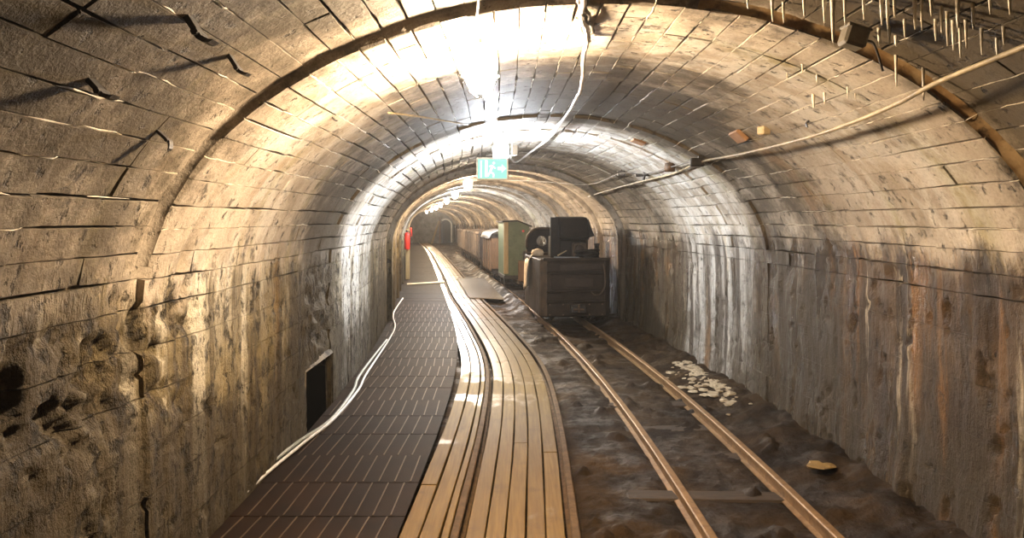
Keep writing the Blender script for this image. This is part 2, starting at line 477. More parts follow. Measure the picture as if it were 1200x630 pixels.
def hmap(y, a):
    """how far the lining stands proud of the plain section"""
    y = np.asarray(y, float); a = np.asarray(a, float)
    px, pz, nx, nz = prof(a)
    h = RSTEP[np.searchsorted(RINGS, y)] * (1 - .75 * sstep(A_RIGHT - .2, A_RIGHT + .3, a) - .55 * sstep(A_SPRING + .3, A_SPRING - .3, a))
    n1 = fbm(y * 2.2, a * 2.2, 3.0, 4)
    h = h + .008 * n1
    left = 1 - sstep(A_SPRING + .05, A_SPRING + .45, a)
    right = sstep(A_RIGHT - .45, A_RIGHT - .05, a)
    # left wall: drips, rot and a crumbled belt
    if np.any(left > 0):
        dr = fbm(y * 9, pz * 1.3, 7.0, 4)
        rot = fbm(y * 12, pz * 12, 4.0, 4)
        belt = np.maximum(bump2(y, 2.45, .55, pz, .97, .20), .8 * bump2(y, 3.0, .35, pz, 1.0, .22))
        belt = np.maximum(belt, .55 * bump2(y, 3.45, .13, pz, 1.05, .5))
        belt = np.maximum(belt, .5 * bump2(y, 2.75, .12, pz, .45, .25))
        moss = bump2(y, 6.2, .50, pz, .80, .42)
        h = h + left * (.014 * dr + .008 * rot - .085 * belt * sstep(-.30, .25, rot + .35 * dr) - .07 * moss * sstep(-.5, .4, rot) - .02 * sstep(.25, .6, rot))
        h = h + left * .02 * sstep(.86, .80, pz) * sstep(3.6, 3.2, y)
    if np.any(right > 0):
        dr = fbm(y * 8, pz * .9, 17.0, 5)
        rot = fbm(y * 11, pz * 8, 14.0, 4)
        h = h + right * (.022 * dr + .011 * rot - .035 * sstep(.2, .55, rot))
        h = h + right * .05 * sstep(.45, -.1, pz) * (0.6 + .6 * dr)
    return h

def pos(y, a, h):
    px, pz, nx, nz = prof(a)
    return np.stack([C(y) + px + nx * h, np.broadcast_to(y, np.shape(px)) * 1.0, pz + nz * h], -1)

def patch(y0, y1, a0, a1, step, proud=0.0, jw=1.0, edge=None):
    """one block: a gently uneven face with crisp edges that drop into the joint"""
    ny = max(2, int((y1 - y0) / step) + 1); na = max(2, int((a1 - a0) / step) + 1)
    g0 = .0004; edge = .0004 + .0012 * min(1, jw)
    ys = np.concatenate([[y0 + g0], np.linspace(y0 + g0 + edge, y1 - g0 - edge, ny), [y1 - g0]])
    as_ = np.concatenate([[a0 + g0], np.linspace(a0 + g0 + edge, a1 - g0 - edge, na), [a1 - g0]])
    Yg, Ag = np.meshgrid(ys, as_, indexing='ij')
    w = np.ones_like(Yg); w[0] = w[-1] = 0; w[:, 0] = w[:, -1] = 0
    opn = sstep(.38, .72, vnoise(Yg * 2.3, Ag * 9, 1.0)) * jw      # where the joint stands open
    opn = opn + .5 * jw * sstep(.6, .8, vnoise(Yg * 11, Ag * 11, 4.0))
    near = np.zeros_like(Yg); near[:, :2] = 1; near[:, -2:] = -1
    Ag2 = Ag + near * .0048 * opn
    near = np.zeros_like(Yg); near[:2] = 1; near[-2:] = -1
    Yg2 = Yg + near * .0048 * opn
    H = hmap(Yg, Ag) + proud
    H = np.where(w > 0, H, H - .030)
    v = pos(Yg2, Ag2, H)
    nu, nv = Yg.shape
    face = v[1:-1, 1:-1].reshape(-1, 3); q = grid_quads(nu - 2, nv - 2)
    def loop(g):
        return np.concatenate([g[0, :-1], g[:-1, -1], g[-1, :0:-1], g[:0:-1, 0]])
    inner = loop(v[1:-1, 1:-1]); outer = v[1:-1, 1:-1] * 1.0
    # skirt: same outline pushed back into the joint
    outer[0] = v[0, 1:-1]; outer[-1] = v[-1, 1:-1]; outer[:, 0] = v[1:-1, 0]; outer[:, -1] = v[1:-1, -1]
    outer[0, 0], outer[0, -1], outer[-1, 0], outer[-1, -1] = v[0, 0], v[0, -1], v[-1, 0], v[-1, -1]
    outer = loop(outer); n = len(inner); o = len(face)
    k = np.arange(n); k2 = (k + 1) % n
    sk = np.stack([o + k, o + k2, o + n + k2, o + n + k], 1)
    return np.concatenate([face, inner, outer]), np.concatenate([q, sk]), np.concatenate([np.ones(len(q), bool), np.zeros(n, bool)])

# ------------------------------------------------------------------ the shell: joints behind, blocks in front
def strip_ys(y0, y1):
    ys = [y0]
    while ys[-1] < y1: ys.append(ys[-1] + min(.25, max(.05, .012 * abs(ys[-1]))))
    ys[-1] = y1
    return np.array(ys)

Y0, Y1 = -6.5, 60.0
def backing(name, a0, a1, skip=None):
    ys = strip_ys(Y0, Y1); as_ = np.linspace(a0, a1, max(8, int((a1 - a0) / .05)))
    Yg, Ag = np.meshgrid(ys, as_, indexing='ij')
    v = pos(Yg, Ag, np.minimum(np.minimum(hmap(Yg - .07, Ag), hmap(Yg + .07, Ag)), hmap(Yg, Ag)) - .027).reshape(-1, 3)
    q = grid_quads(*Yg.shape)
    if skip is not None:
        c = v[q].mean(1)
        q = q[~skip(c)]
    o = link(name, np_mesh(name, v, q), JOINT)
    return tag(o, kind='structure')

wall_left = backing('wall_left', 0, A_SPRING, lambda c: (c[:, 1] > NICHE[0]) & (c[:, 1] < NICHE[1]) & (c[:, 2] < NICHE[3]))
tag(wall_left, 'stained tan concrete wall beside the rubber matting', 'wall')
wall_right = backing('wall_right', A_RIGHT, LT)
tag(wall_right, 'dark wet concrete wall beside the bare rails', 'wall')
ceiling = backing('ceiling', A_SPRING, A_RIGHT)
tag(ceiling, 'arched tunnel vault of narrow concrete blocks', 'ceiling')

def lay_blocks(parent, a_edges, lens, mat, name, ymax_part, limit, near_step, rough_far=.2, skip=None, jitter=.0025, y_from=1.4, jw=1.0, tv=1.0):
    cand = []
    for k in range(len(a_edges) - 1):
        a0, a1 = a_edges[k], a_edges[k + 1]
        y = RINGS[0]
        seq = lens(k)
        while y < Y1:
            L = next(seq); y1 = min(y + L, Y1)
            if y1 > -2.5 and not (skip and skip(y, y1, a0, a1)):
                cand.append((y, y1, a0, a1))
            y = y1
    # the largest in view become single pieces
    def seen(c):
        ym = (c[0] + c[1]) / 2
        if ym < y_from: return -1
        p = pos(np.array([ym]), np.array([(c[2] + c[3]) / 2]), 0)[0]
        u = CX + F_PX * p[0] / p[1]; w = HY - F_PX * (p[2] - EYE) / p[1]
        if u < -70 or u > 1270 or w < -70 or w > 700: return -1
        return 1.0 / ym
    cand.sort(key=seen, reverse=True)
    single = [c for c in cand[:limit] if seen(c) > 0 and c[0] < ymax_part]
    rest = cand[len(single):]
    for c in single:
        st = max(near_step, .006 * c[0])
        v, q, sm = patch(*c, st, RS.uniform(-jitter, jitter), jw)
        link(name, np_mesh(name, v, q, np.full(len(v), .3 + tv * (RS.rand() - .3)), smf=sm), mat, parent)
    V, Q, TN, SM, off = [], [], [], [], 0
    for c in rest:
        st = min(.5, max(.03, .010 * abs(c[0]))) if c[0] < 14 else rough_far
        v, q, sm = patch(*c, st, RS.uniform(-jitter, jitter), jw * (1.2 if c[0] < 7 else 2.0))
        SM.append(sm); V.append(v); Q.append(q + off); TN.append(np.full(len(v), .3 + tv * (RS.rand() - .3))); off += len(v)
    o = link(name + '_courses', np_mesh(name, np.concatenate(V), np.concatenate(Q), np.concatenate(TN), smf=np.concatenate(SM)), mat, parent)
    o['kind'] = 'stuff'

def gen_vault(k):
    r = random.Random(100 + k)
    crown = abs(k - NV / 2) < NV * .30
    def it():
        if crown and r.random() < .25: yield .215
        while True:
            if crown: yield .43 if r.random() < .85 else .86
            else: yield .86 if r.random() < .6 else (1.72 if r.random() < .7 else .43)
    return it()
NV = 44
vault_edges = np.linspace(A_SPRING, A_RIGHT, NV + 1)
vault_edges[1:-1] += RS.uniform(-.012, .012, NV - 1)
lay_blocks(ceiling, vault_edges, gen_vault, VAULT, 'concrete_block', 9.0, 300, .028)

def gen_wall(k):
    r = random.Random(300 + k)
    def it():
        while k < 2: yield .86
        yield .86 * (1 + k % 2)
        while True: yield r.choice((.86, 1.72, 1.72, 2.58))
    return it()
we = np.array([0, .36, .60, .80, 1.00, 1.19, A_SPRING])
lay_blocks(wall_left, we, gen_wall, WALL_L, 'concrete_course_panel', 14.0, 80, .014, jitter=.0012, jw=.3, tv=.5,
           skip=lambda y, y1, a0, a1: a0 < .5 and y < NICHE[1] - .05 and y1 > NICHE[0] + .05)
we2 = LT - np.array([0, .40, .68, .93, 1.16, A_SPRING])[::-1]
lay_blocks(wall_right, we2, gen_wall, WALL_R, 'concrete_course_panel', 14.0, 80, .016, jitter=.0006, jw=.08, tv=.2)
# refuge hole at the foot of the left wall
nb = MB()
xw = float(C(6.2)) - HW
y0, y1, z0, z1 = NICHE
nb.add([(xw + .005, y0, z0), (xw + .005, y1, z0), (xw + .005, y1, z1), (xw + .005, y0, z1),
        (xw - 1.1, y0 - .3, z0), (xw - 1.1, y1 + 2.6, z0), (xw - 1.1, y1 + 2.6, z1 + .2), (xw - 1.1, y0 - .3, z1 + .2),
        (xw - .03, y0 - .05, z0), (xw - .03, y1 + .03, z0), (xw - .03, y1 + .03, z1 + .03), (xw - .03, y0 - .05, z1 + .03),
        (xw - .2, y1 + 2.6, z0), (xw - .2, y1 + 2.6, z1 + .2)],
       [(0, 8, 11, 3), (1, 2, 10, 9), (3, 11, 10, 2), (4, 5, 6, 7), (8, 4, 7, 11), (9, 10, 13, 12), (12, 13, 6, 5), (11, 7, 6, 13, 10)])
nb.build('refuge_hole', JOINT, wall_left)

# arched ribs of the far stretch, each one a piece of the lining
def rib(yc, w, h, mat, a0=.1, a1=None):
    as_ = np.linspace(a0, a1 or LT - .1, 90)
    ys = np.array([yc - w, yc - w * .8, yc, yc + w * .8, yc + w])
    hh = np.array([-.03, h * .8, h, h * .8, -.03])
    Yg, Ag = np.meshgrid(ys, as_, indexing='ij')
    H = np.broadcast_to(hh[:, None], Yg.shape) + .012 * fbm(Yg * 4, Ag * 3, 2.0, 3) + RS.uniform(-.01, .01)
    v = pos(Yg, Ag, H).reshape(-1, 3)
    o = link('arch_rib', np_mesh('arch_rib', v, grid_quads(*Yg.shape), np.full(len(v), RS.rand())), mat, ceiling)
_ys = np.array([3.055, 3.075, 3.09, 3.10, 3.104]); _hh = np.array([-.025, -.018, -.010, .002, .009])
for _a0, _a1, _mt, _nm in ((.55, .80, RUSTBAND, 'rust_stained_lip'), (.20, .55, VAULT, 'ring_lip')):
  _as = np.linspace(LT * _a0, LT * _a1, 160)
  _Yg, _Ag = np.meshgrid(_ys, _as, indexing='ij')
  _H = _hh[:, None] + .006 * fbm(_Yg * 9, _Ag * 9, 2.0, 3) + hmap(_Yg * 0 + 2.9, _Ag) - RSTEP[np.searchsorted(RINGS, 2.9)]
  _v = pos(_Yg + .02 * fbm(_Yg * 0, _Ag * 7, 5.0, 3), _Ag, _H).reshape(-1, 3)
  link(_nm, np_mesh(_nm, _v, grid_quads(*_Yg.shape), np.full(len(_v), .3)), _mt, ceiling)
yr = 12.1
while yr < 58:
    rib(yr, .13 if yr < 20 else .16, RS.uniform(.05, .085), VAULT)
    yr += RS.uniform(1.55, 2.0)

# calcite seeping from the block joints: ridges with beads, one body of crust
ridge = MB()
for k in range(3, NV - 2):
    a = vault_edges[k]
    y = 2.0
    while y < 7.5:
        L = random.uniform(.12, .6)
        if random.random() < .62:
            ys = np.linspace(y, y + L, max(4, int(L / .04)))
            aa = a + .004 * np.array([random.uniform(-1, 1) for _ in ys])
            pts = pos(ys, aa, hmap(ys, aa) - .003)
            rr = [random.uniform(.0012, .0045) for _ in ys]; rr[0] = rr[-1] = .001
            ridge.tube(pts, rr, 5, cap=False)
        y += L + random.uniform(.05, .5)
o = ridge.build('calcite_crust', CALCITE, ceiling, smooth=True); o['kind'] = 'stuff'

# ------------------------------------------------------------------ pixel helper: the point of the lining seen at a pixel
def hit(px, py, drop=0.0):
    rx, rz = (px - CX) / F_PX, (HY - py) / F_PX
    lo = None
    for d in np.arange(1.2, 60, .02):
        x, z = rx * d - float(C(d)), EYE + rz * d
        hw, rs = HW - drop, RISE - drop
        out = abs(x) > hw if z < ZS else (x / hw) ** 2 + ((z - ZS) / rs) ** 2 > 1
        if out:
            return Vector((rx * d, d, EYE + rz * d))
    return None

def ceil_z(x, y):
    u = min(.999, abs(x - float(C(y))) / HW)
    return ZS + RISE * math.sqrt(1 - u * u)

# ------------------------------------------------------------------ floor
def floor_mesh():
    ys = [-3.0]
    while ys[-1] < Y1: ys.append(ys[-1] + (.12 if ys[-1] < 3.0 else max(.017, .0042 * ys[-1])))
    ys = np.array(ys); us = np.linspace(-HW - .03, HW + .03, 170)
    Yg, U = np.meshgrid(ys, us, indexing='ij')
    X = C(Yg) + U
    bare = sstep(-.02, .06, X - (B(Yg) + .36))
    z = -.075 + .030 * fbm(X * 1.7, Yg * 1.7, 0.5, 3) + .022 * fbm(X * 7, Yg * 7, 2.5, 4) + .012 * fbm(X * 22, Yg * 22, 5.5, 3)
    cl = fbm(X * 5, Yg * 5, 8.5, 4)
    z = z + .05 * sstep(.2, .6, cl) * bare
    tr = X - T(Yg)
    z = z - .02 * np.exp(-((np.abs(tr) - .31) / .07) ** 2)
    z = z + .10 * sstep(1.25, 1.86, U) * (1 + .8 * fbm(X * 4, Yg * 4, 3.3, 3))
    z = np.where(np.abs(np.abs(tr) - .31) < .06, np.minimum(z, -.035), z)
    bank = np.exp(-((X - (T(Yg) - .42)) / .16) ** 2) * sstep(12.6, 14.5, Yg) * sstep(40, 36, Yg)
    z = np.maximum(z, z * (1 - bank) + bank * (.055 + .05 * fbm(X * 6, Yg * 4, 1.7, 4)))
    z = bare * z + (1 - bare) * (-.085)
    return np_mesh('floor', np.stack([X, Yg, z], -1).reshape(-1, 3), grid_quads(*Yg.shape))
floor = link('floor', floor_mesh(), MUD)
tag(floor, 'muddy brown tunnel floor under the tracks', 'floor', kind='structure')

# ------------------------------------------------------------------ tracks
def rail(parent, fn, off, y0, y1, head=.048, mat=RUSTRAIL, h=.085):
    pr = [(-head / 2, 0), (-head / 2, -.022), (-.008, -.032), (-.008, -h + .012), (-.035, -h + .006), (-.035, -h),
          (.035, -h), (.035, -h + .006), (.008, -h + .012), (.008, -.032), (head / 2, -.022), (head / 2, 0)]
    pr.insert(0, (-head / 2 + .006, .005)); pr.append((head / 2 - .006, .005))
    ys = np.concatenate([np.arange(y0, 14, .2), np.arange(14, y1, 1.0), [y1]])
    n = len(pr)
    x = fn(ys) + off
    v = np.stack([x[:, None] + np.array([p[0] for p in pr])[None], np.repeat(ys[:, None], n, 1), np.repeat(np.array([[p[1] for p in pr]]), len(ys), 0)], -1).reshape(-1, 3)
    q = []
    for i in range(len(ys) - 1):
        for k in range(n):
            k2 = (k + 1) % n
            q.append((i * n + k, i * n + k2, (i + 1) * n + k2, (i + 1) * n + k))
    return link('rail', np_mesh('rail', v, np.array(q), smooth=False), mat, parent)

trk = thing('bare_track', 'rusty narrow gauge track with sunken sleepers leading under the locomotive', 'railway track', (float(T(3)), 3, 0))
def unparent_offset(o, root):
    o.matrix_parent_inverse = root.matrix_basis.inverted()
bpy.context.view_layer.update()
for s in (-1, 1):
    o = rail(trk, T, s * .312, .5, 40); o.matrix_parent_inverse = trk.matrix_world.inverted()
sl = MB().box(-.58, .58, -.085, .085, -.13, 0)
sl_me = sl.build('sleeper', SLEEPER, trk, bevel=.012)
first = True
for y in list(np.arange(3.05, 20, .76)):
    if first: o = sl_me; first = False
    else:
        o = sl_me.copy(); COL.objects.link(o)
    o.parent = trk; o.matrix_parent_inverse = trk.matrix_world.inverted()
    o.location = (float(T(y)) + random.uniform(-.05, .05), y, -.078 + random.uniform(-.010, .008))
    o.rotation_euler = (random.uniform(-.03, .03), random.uniform(-.012, .012), heading(y) + random.uniform(-.04, .04))

trk2 = thing('planked_track', 'narrow gauge track set flush in the plank walkway', 'railway track', (float(B(3)), 3, 0))
bpy.context.view_layer.update()
for s in (-1, 1):
    o = rail(trk2, B, s * .302, .5, 58, head=.042, mat=RUSTDARK); o.matrix_parent_inverse = trk2.matrix_world.inverted()

deck = thing('plank_walkway', 'walkway of long damp planks between and beside the flush rails', 'walkway', (float(B(3)), 3, -.04))
bpy.context.view_layer.update()
def plank(lo, hi, ya, yb, zt, tilt):
    ys = np.linspace(ya + .003, yb - .003, max(3, int((yb - ya) / .3)))
    r = .004
    sec = [(lo, -.038), (lo, -r), (lo + r, 0), (hi - r, 0), (hi, -r), (hi, -.038)]
    n = len(sec); x = B(ys)
    v = []
    for i, y in enumerate(ys):
        for (a, b) in sec:
            v.append((x[i] + a + .0015 * math.sin(y * 3 + lo * 40), y, zt + b + tilt * (a - (lo + hi) / 2)))
    q = [(i * n + k, i * n + (k + 1) % n, (i + 1) * n + (k + 1) % n, (i + 1) * n + k) for i in range(len(ys) - 1) for k in range(n)]
    f = [tuple(range(n - 1, -1, -1)), tuple((len(ys) - 1) * n + k for k in range(n))]
    me = bpy.data.meshes.new('plank'); me.from_pydata(v, [], q + f); me.update()
    a = me.attributes.new('tone', 'FLOAT', 'POINT'); t = RS.rand()
    a.data.foreach_set('value', np.full(len(v), t, dtype=np.float32))
    a = me.attributes.new('wet', 'FLOAT', 'POINT')
    a.data.foreach_set('value', sstep(5.6, 8.6, np.array([p[1] for p in v])).astype(np.float32))
    o = link('plank', me, PLANK, deck); o.matrix_parent_inverse = deck.matrix_world.inverted()
lanes = [(-.247 + i * .1005, -.247 + i * .1005 + .093) for i in range(5)] + [(-.368, -.330), (-.472, -.378), (-.576, -.482)]
for li, (lo, hi) in enumerate(lanes):
    y = -.5 - random.uniform(0, 2)
    while y < 57:
        L = random.uniform(5.0, 7.0) if y < 14 else random.uniform(3.5, 6)
        if y + L > 1: plank(lo, hi, max(y, .8), min(y + L, 58), random.uniform(-.004, .002), random.uniform(-.02, .02))
        y += L

# ------------------------------------------------------------------ rubber matting, tile by tile
mat_t = thing('rubber_matting', 'dark brown ribbed rubber matting along the stained wall', 'matting', (float(C(3)) - 1.3, 3, 0))
bpy.context.view_layer.update()
y = .9; i = 0
while y < 57:
    L = .52 if y < 16 else 1.04
    wv = .0012 * math.sin(i * 2.1)
    ys = np.linspace(y, y + L - .006, 5)
    xs0 = C(ys) - 1.85; xs1 = M(ys)
    us = np.linspace(0, 1, 14)
    zt = .012 + wv
    X = xs0[:, None] * (1 - us) + xs1[:, None] * us
    Z = zt + 0 * X
    top = np.stack([X, np.repeat(ys[:, None], 14, 1), Z], -1).reshape(-1, 3)
    bot = top.copy(); bot[:, 2] = zt - .009
    q = grid_quads(5, 14); qb = grid_quads(5, 14, 70)[:, ::-1]
    sides = []
    idx = np.arange(70).reshape(5, 14)
    loop = list(idx[0]) + list(idx[1:, -1]) + list(idx[-1, ::-1][1:]) + list(idx[::-1, 0][1:-1])
    for k in range(len(loop)):
        a_, b_ = int(loop[k]), int(loop[(k + 1) % len(loop)])
        sides.append((b_, a_, a_ + 70, b_ + 70))
    me = np_mesh('mat_tile', np.concatenate([top, bot]), np.concatenate([q, qb, np.array(sides)]), smooth=False)
    t = link('mat_tile', me, RUBBER, mat_t); t.matrix_parent_inverse = mat_t.matrix_world.inverted()
    if y < 14:
        mb = MB()
        sk = .03 * math.sin(i * 1.7)
        x = float(xs0[0]) + .05 + (i * .037) % .09
        while x < float(xs1[0]) - .04:
            p0 = (x, y + .01, zt + .001); p1 = (x + (float(xs0[-1]) - float(xs0[0])) + sk * .4 + .012, y + L - .012, zt + .001)
            w = .0035
            mb.add([(p0[0] - w, p0[1], p0[2] - .006), (p0[0] + w, p0[1], p0[2] - .006), (p1[0] + w, p1[1], p1[2] - .006), (p1[0] - w, p1[1], p1[2] - .006),
                    (p0[0] - w, p0[1], p0[2] + .003), (p0[0] + w, p0[1], p0[2] + .003), (p1[0] + w, p1[1], p1[2] + .003), (p1[0] - w, p1[1], p1[2] + .003)],
                   [(0, 3, 2, 1), (4, 5, 6, 7), (0, 1, 5, 4), (1, 2, 6, 5), (2, 3, 7, 6), (3, 0, 4, 7)])
            x += .094
        o = mb.build('tread_ridges', STRIP, None)
        o.parent = t; o['kind'] = 'stuff'
    y += L; i += 1

# ------------------------------------------------------------------ hoses along the wall foot
def spline(pts, n=8):
    out = []
    P = [Vector(p) for p in pts]
    for i in range(len(P) - 1):
        a, b, c, d = P[max(i - 1, 0)], P[i], P[i + 1], P[min(i + 2, len(P) - 1)]
        for k in range(n):
            t = k / n
            out.append(.5 * ((2 * b) + (c - a) * t + (2 * a - 5 * b + 4 * c - d) * t * t + (3 * b - a - 3 * c + d) * t ** 3))
    out.append(P[-1])
    return out
hose_px = [(240, 628), (312, 560), (360, 520), (392, 494), (420, 460), (430, 440), (456, 400), (463, 384), (461, 369), (472, 351)]
hp = [(px_ground(*p)[0], px_ground(*p)[1], .028) for p in hose_px]
hp = [(hp[0][0] - .03, 2.4, .03)] + hp
tag(MB().tube(spline(hp), .011, 8).build('cable', WHITECABLE, smooth=True),
    'pale cable wandering along the matting edge at the wall foot', 'cable')
hp2 = [(x - .035 + .02 * math.sin(k * 1.9), y - .05, .03) for k, (x, y, z) in enumerate(hp[:8])]
tag(MB().tube(spline(hp2), .014, 8).build('hose', GREYHOSE, smooth=True),
    'grey green hose lying between the pale cable and the stained wall', 'hose')

# ------------------------------------------------------------------ lamps
LAMP_NAMES = [
    'glowing glass jar lamp hanging largest and nearest under the vault',
    'cold white lamp just above the green exit sign',
    'warm lamp under the vault, next one beyond the exit sign',
    'cold white lamp, second beyond the exit sign',
    'warm lamp over the walkway, third beyond the exit sign',
    'small lamp over the walkway, fourth beyond the exit sign',
    'small far lamp, fifth beyond the exit sign',
    'tiny far lamp, sixth beyond the exit sign',
    'tiny lamp at the far tunnel end',
]
lamp_x = {0: (563 - CX) * 3.50 / F_PX, 1: (587 - CX) * 7.60 / F_PX}
EM = {}
for i, (y, off, z, col, st) in enumerate(LAMPS):
    x = lamp_x.get(i, float(C(y)) + (off or 0))
    zc = ceil_z(x, y)
    t = thing('tunnel_lamp', LAMP_NAMES[i], 'lamp', (x, y, z), 0, 'lamps in a line under the vault')
    key = (col, st)
    if key not in EM: EM[key] = mat_emit('lamp_glow', col, st)
    MB().lathe([(.012, -.108), (.045, -.092), (.066, -.055), (.076, 0), (.078, .045), (.066, .062)], 18).build('glass_globe', EM[key], t, smooth=True)
    MB().lathe([(.030, .060), (.034, .064), (.034, .085), (.025, .10), (.015, .12)], 18).build('lamp_holder', PORCELAIN, t, smooth=False)
    MB().tube([(0, 0, .11), (0, 0, max(.13, zc - z + .02))], .008, 8).build('hanger', BLACKIRON, t)
    if i < 2:
        g = MB()
        for k in range(4):
            a = math.pi / 4 + k * math.pi / 2
            g.tube([(r * math.cos(a), r * math.sin(a), zz) for r, zz in ((.088, .065), (.088, -.03), (.07, -.09), (.02, -.125))], .002, 5)
        g.tube([(.086 * math.cos(a), .086 * math.sin(a), -.03) for a in np.linspace(0, 2 * math.pi, 17)], .002, 5)
        g.build('wire_guard', PORCELAIN, t)

# exit sign under the second lamp
sx, sy = (577 - CX) * 7.35 / F_PX, 7.35
sg = thing('exit_sign', 'lit green and white exit sign hanging under the cold white lamp', 'sign', (sx, sy, 2.06))
MB().box(-.152, .152, -.02, .02, -.11, .105).build('housing', PORCELAIN, sg, bevel=.006)
SIGN_W = mat_emit('sign_white', (.95, 1, .97), 1.6); SIGN_G = mat_emit('sign_green', (.42, .95, .78), 1.1)
MB().box(-.138, .138, -.023, -.019, -.095, .09).build('panel', SIGN_G, sg)
MB().box(-.115, -.10, -.026, -.022, -.085, .075).add([(-.07, -.026, -.08), (-.045, -.026, -.08), (-.045, -.026, .08), (-.07, -.026, .08)], [(0, 1, 2, 3)]).build('doorway_symbol', SIGN_W, sg)
fig = MB()
for a, b_, r in (((-.02, -.03), (.005, .03), .012), ((-.02, -.03), (-.045, -.075), .009), ((-.02, -.03), (.015, -.055), .009), ((.015, -.055), (.01, -.085), .008), ((.005, .025), (.03, .0), .007), ((.0, .03), (-.03, .02), .007)):
    fig.tube([(a[0], -.024, a[1]), (b_[0], -.024, b_[1])], r, 6)
fig.lathe([(.002, -.012), (.012, -.006), (.012, .006), (.002, .012)], 10, (.014, -.024, .052))
fig.build('running_figure', SIGN_W, sg)
MB().prism([(.05, -.015), (.09, -.015), (.09, -.04), (.13, 0), (.09, .04), (.09, .015), (.05, .015)], 'y', -.026, -.022).build('arrow', SIGN_W, sg)
for s in (-.1, .1):
    MB().tube([(s, 0, .10), (s, 0, ceil_z(sx + s, sy) - 2.06 + .02)], .004, 6).build('suspension_wire', BLACKIRON, sg)
MB().box(-.03, .03, -.03, .03, 0, .10).build('control_box', GREYP, None, bevel=.005, loc=((603 - CX) * 7.5 / F_PX, 7.5, 2.20))
tag(bpy.data.objects['control_box'], 'small grey box on the vault beside the cold white lamp', 'box')

# ------------------------------------------------------------------ cables under the vault
def pix_cable(name, pts, drop, r, mat, label, wob=0.0):
    P = []
    for k, p in enumerate(pts):
        d = p[2] if len(p) > 2 else drop
        P.append(hit(p[0], p[1], d))
    Q = spline(P, 6)
    if wob:
        Q = [q + Vector((random.uniform(-wob, wob), 0, random.uniform(-wob, wob))) for q in Q]
    return tag(MB().tube(Q, r, 7).build(name, mat, smooth=True), label, 'cable')
pix_cable('cable', [(684, -60, .04), (684, 0, .04), (682, 20, .05), (688, 42, .07), (685, 62, .08), (683, 85, .08), (681, 103, .08), (672, 122, .08), (657, 145, .07), (645, 160, .05), (622, 178, .07), (604, 190, .10), (594, 178, .1)],
          .06, .012, WHITECABLE, 'bright white cable running along the crown towards the exit sign', .004)
for k in range(3):
    pix_cable('cable', [(680 + 5 * k, -50, .02), (678 + 6 * k, -5, .02), (689 - 3 * k, 18, .045), (681 + 7 * k, 33, .03), (690 - 2 * k, 48, .05)], .03, .009, DARKCABLE,
              ('thick', 'middle', 'thin')[k] + ' strand of the dark cable bundle at the crown, ' + ('nearest the jar lamp', 'between its two neighbours', 'furthest from the jar lamp')[k], .006)
pix_cable('cable', [(1290, 18, .05), (1200, 55, .06), (1100, 96, .09), (1050, 122, .10), (1000, 143, .10), (940, 163, .09), (870, 180, .06), (820, 190, .03), (790, 203, .04), (750, 213, .05), (720, 221, .05), (690, 230, .06)],
          .06, .010, TANCABLE, 'tan cable sagging along the vault above the dark wet wall')
pix_cable('cable', [(596, 211, .12), (640, 213, .10), (690, 216, .06), (728, 203, .04), (754, 204, .05), (785, 196, .05), (818, 187, .04)],
          .06, .006, DARKCABLE, 'thin dark wire strung with insulators across the vault')
pix_cable('cable', [(455, 132, .03), (500, 138, .04), (548, 146, .05)], .04, .006, TANCABLE, 'thin pale wire crossing the vault below the jar lamp')
pix_cable('cable', [(566, 45, .01), (558, 28, .03), (560, 8, .02), (562, -30, .02)], .02, .006, DARKCABLE, 'short dark wire feeding the jar lamp from the vault')

# fittings on the thin wire
def fitting(name, px, py, drop, parts, label, cat):
    p = hit(px, py, drop)
    t = thing(name, label, cat, p)
    return t, p
t, p = fitting('insulator', 785, 196, .05, 0, 'round brown insulator on the thin wire', 'insulator')
MB().lathe([(.02, -.045), (.05, -.04), (.055, 0), (.05, .04), (.02, .045)], 12).build('body', RUST, t, smooth=True)
MB().tube([(0, 0, .04), (0, 0, .09)], .008, 6).build('pin', BLACKIRON, t)
t, p = fitting('cable_clamp', 818, 188, .04, 0, 'black iron clamp holding tan cable to the vault', 'clamp')
MB().box(-.07, .05, -.03, .03, -.05, .02).build('block', BLACKIRON, t, bevel=.01)
MB().prism([(.0, .0), (.12, .06), (.13, .085), (.0, .04)], 'y', -.015, .015).build('strap', BLACKIRON, t)
t, p = fitting('wire_hanger', 754, 205, .05, 0, 'black cross shaped hanger on the thin wire', 'hanger')
MB().tube([(-.09, 0, -.005), (.09, 0, .005)], .016, 8).build('crossbar', BLACKIRON, t)
MB().tube([(.0, 0, -.05), (.02, 0, .09)], .016, 8).build('stem', BLACKIRON, t)
t, p = fitting('shackle', 728, 203, .04, 0, 'small square iron shackle at the wire end', 'shackle')
s_ = MB()
s_.box(-.045, -.033, -.01, .01, -.03, .03).box(.033, .045, -.01, .01, -.03, .03).box(-.033, .033, -.01, .01, .018, .03).box(-.033, .033, -.01, .01, -.03, -.018)
s_.build('loop', BLACKIRON, t)
MB().tube([(0, 0, .02), (0, 0, .08)], .006, 6).build('pin', BLACKIRON, t)
p = hit(895, 153, .03)
tag(MB().box(-.032, .032, -.03, .03, -.026, .026).build('wood_plug', TIMBER, bevel=.008, loc=p, rotz=.4), 'small pale wooden plug stuck in the vault', 'plug')
p = hit(865, 160, .01)
tag(MB().box(-.05, .05, -.1, .1, -.012, .02).build('rust_plate', BRICKRED, bevel=.006, loc=p, rotz=.2), 'rusty plate on the vault above the black clamp', 'plate').rotation_euler = (0, .75, 0)
p = hit(748, 166, .01)
tag(MB().box(-.06, .06, -.1, .1, -.012, .02).build('rust_plate', BRICKRED, bevel=.006, loc=p), 'small rusty plate on the bright ring of the vault', 'plate').rotation_euler = (0, .35, 0)
p = hit(1000, 45, .06)
